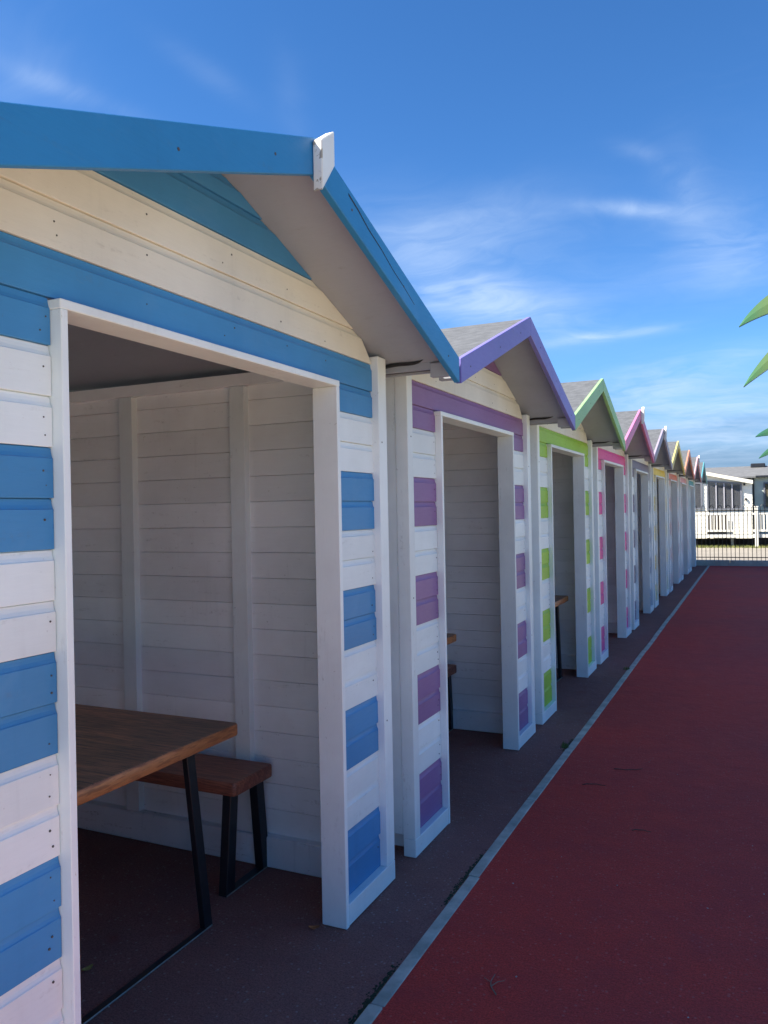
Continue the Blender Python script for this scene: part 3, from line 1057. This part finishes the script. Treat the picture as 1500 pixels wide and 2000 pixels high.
def palm(loc, hgt, label, m, specs):
    t = thing('palm_tree', label, 'artificial palm', loc, 0, 'artificial palm trees beside the promenade')
    bm = bmesh.new()
    pts = [(0.10 * math.sin(q / 8 * math.pi), 0, hgt * q / 8) for q in range(9)]
    add_tube(bm, pts, 0.11, 12, 0.075)
    obj('trunk', finish(bm, 'trunk', trunk_m, smooth=True), t)
    for q in range(1, 12):
        bm = bmesh.new()
        z = hgt * q / 12
        xx = 0.10 * math.sin(q / 12 * math.pi)
        add_tube(bm, [(xx, 0, z - .02), (xx, 0, z + .02)], 0.125 - .038 * q / 12, 12)
        obj('trunk_ring', finish(bm, 'trunk_ring', trunk_m), t)
    for (ang, L, a, b, wid) in specs:
        o = obj('frond', frond_mesh(L, a, b, wid, m), t, (0, 0, hgt))
        o.rotation_euler = (0, 0, R(ang))
        obj('rib', rib_mesh(L, a, b), o)
    return t


rib_m = simple('palm_rib_paint', (0.02, 0.10, 0.10), 0.5, 0.2, 10)
rest = [(118, 1.1, .44, .42, .23), (60, 1.1, .1, .3, .23), (15, 1.1, .44, .42, .23), (-30, 1.1, -.2, .2, .23), (-75, 1.1, .4, .42, .23), (-130, 1.1, -.1, .25, .23)]
palm((1.0, 8.4, 0), 3.35, 'tall artificial palm whose pale green leaf tips show highest at the right', leaf_a,
     [(180, 1.115, .44, .4187, .235), (179, 1.085, -.375, .173, .235)] + rest)
palm((1.1, 15.0, 0), 2.75, 'lower artificial palm whose darker green leaf tips show above the lodge roof', leaf_b,
     [(180, 1.08, .113, .096, .19), (179, 1.035, -.296, .05, .19)] + rest)


# ------------------------------------------------------------------ small things on the ground
twig_m = simple('twig_bark', (0.10, 0.065, 0.045), 0.8, 0.3, 40)
straw_m = simple('dry_straw', (0.30, 0.22, 0.15), 0.8, 0.3, 40)
weed_m = simple('weed_leaf', (0.06, 0.11, 0.02), 0.7, 0.4, 30, c2=(0.10, 0.13, 0.03))
moss_m = simple('moss', (0.035, 0.045, 0.018), 0.95, 0.4, 60, bump=0.6)
fleck_m = simple('pale_fleck', (0.5, 0.47, 0.42), 0.8, 0.2, 60)


def twig(x, y, L, ang, m, label, fork=False, bend=0.15):
    bm = bmesh.new()
    pts = [(L * (q / 5 - .5), bend * L * math.sin(q / 5 * math.pi), 0.004 + 0.002 * (q % 2)) for q in range(6)]
    add_tube(bm, pts, 0.0026, 6, 0.0014)
    if fork:
        add_tube(bm, [pts[2], (pts[2][0] + L * .22, pts[2][1] - L * .22, .006), (pts[2][0] + L * .30, pts[2][1] - L * .42, .005)], 0.0018, 5, 0.001)
        add_tube(bm, [pts[3], (pts[3][0] + L * .2, pts[3][1] + L * .2, .006)], 0.0014, 5, 0.0008)
    o = obj('twig', finish(bm, 'twig', m), None, (x, y, 0), label=label, category='twig', group='twigs lying on the red promenade')
    o.rotation_euler = (0, 0, ang)


twig(-0.817, 2.553, 0.11, 1.9, straw_m, 'pale forked straw twig lying on the red tarmac near the front', True)
twig(-0.728, 4.983, 0.17, 0.35, twig_m, 'dark curved twig lying on the red promenade, longest of the twigs', bend=-.1)
twig(-0.867, 4.617, 0.13, 0.2, twig_m, 'dark twig lying between the long curved twig and the kerb')
twig(-0.534, 4.048, 0.09, 0.1, twig_m, 'short dark twig alone on the open red tarmac')


def clump_mesh(n, spread, h0, h1, seed):
    return grass_strip('blades', -spread, spread, -spread, spread, n, h0, h1, weed_m, seed)


for q, (x, y, n, sp, hh, lab) in enumerate([(-1.175, 5.29, 45, .028, .045, 'small green weed tuft growing at the kerb beside the purple hut'),
                                             (-1.172, 8.05, 40, .03, .035, 'low green weed tuft at the kerb beside the lime green hut')]):
    obj('weed_tuft', clump_mesh(n, sp, .015, hh, 20 + q), None, (x, y, 0), label=lab, category='weed', group='weeds along the kerb')


def dead_leaf(x, y, ang, m, label):
    bm = bmesh.new()
    loops = []
    for q in range(9):
        t = q / 8
        w = 0.011 * math.sin(math.pi * t) ** 0.8 + 0.0008
        u = 0.042 * (t - .5)
        zz = 0.003 + 0.006 * (t - .5) ** 2 * 4
        loops.append([(u, -w, zz + .004), (u, 0, zz), (u, w, zz + .005), (u, w * .98, zz + .0056), (u, 0, zz + .0007), (u, -w * .98, zz + .0046)])
    add_loops(bm, loops)
    o = obj('dead_leaf', finish(bm, 'dead_leaf', m), None, (x, y, 0), label=label, category='leaf', group='dead leaves on the hut floor')
    o.rotation_euler = (0, 0, ang)


dead_leaf(-1.562, 2.625, 0.5, simple('rust_leaf', (0.50, 0.16, 0.05), 0.7, 0.3, 60), 'small orange dead leaf lying at the foot of the blue hut doorway')
dead_leaf(-2.16, 2.07, 1.3, simple('ochre_leaf', (0.42, 0.30, 0.08), 0.7, 0.3, 60), 'small yellowish dead leaf on the dark floor under the table')


def moss_strip():
    rnd = random.Random(9)
    bm = bmesh.new()
    for _ in range(900):
        y = rnd.choice([rnd.uniform(1.9, 2.5), rnd.uniform(3.0, 3.5), rnd.gauss(2.35, .1), rnd.gauss(3.25, .12), rnd.uniform(5.2, 5.5)])
        x = KX0 + .004 - abs(rnd.gauss(0, .009))
        r_ = rnd.uniform(.0015, .005)
        bmesh.ops.create_icosphere(bm, subdivisions=1, radius=r_, matrix=Matrix.Translation((x, y, 0.0)) @ Matrix.Diagonal((1, 1.6, .5, 1)))
    return finish(bm, 'moss', moss_m)


obj('moss', moss_strip(), kind='stuff', label='dark moss growing along the kerb joint', category='moss')


def flecks():
    rnd = random.Random(12)
    vs, fs = [], []
    for _ in range(150):
        x, y = rnd.uniform(-1.95, 1.6), 1.6 + 9 * rnd.random() ** 1.6
        if KX0 - .02 < x < KX1 + .02 or x < -1.40 and rnd.random() < .5:
            continue
        r_ = rnd.uniform(.0018, .0055)
        a = rnd.uniform(0, 6.283)
        b = len(vs)
        for q in range(5):
            rr_ = r_ * rnd.uniform(.5, 1.2)
            vs.append((x + rr_ * math.cos(a + q * 1.2566), y + rr_ * math.sin(a + q * 1.2566), .0012 + rnd.uniform(0, .0025)))
        vs.append((x, y, .0045))
        for q in range(5):
            fs.append((b + q, b + (q + 1) % 5, b + 5))
    me = bpy.data.meshes.new('debris')
    me.from_pydata(vs, [], fs)
    me.materials.append(fleck_m)
    return me


obj('debris', flecks(), kind='stuff', label='pale flecks and crumbs scattered over the tarmac', category='debris')
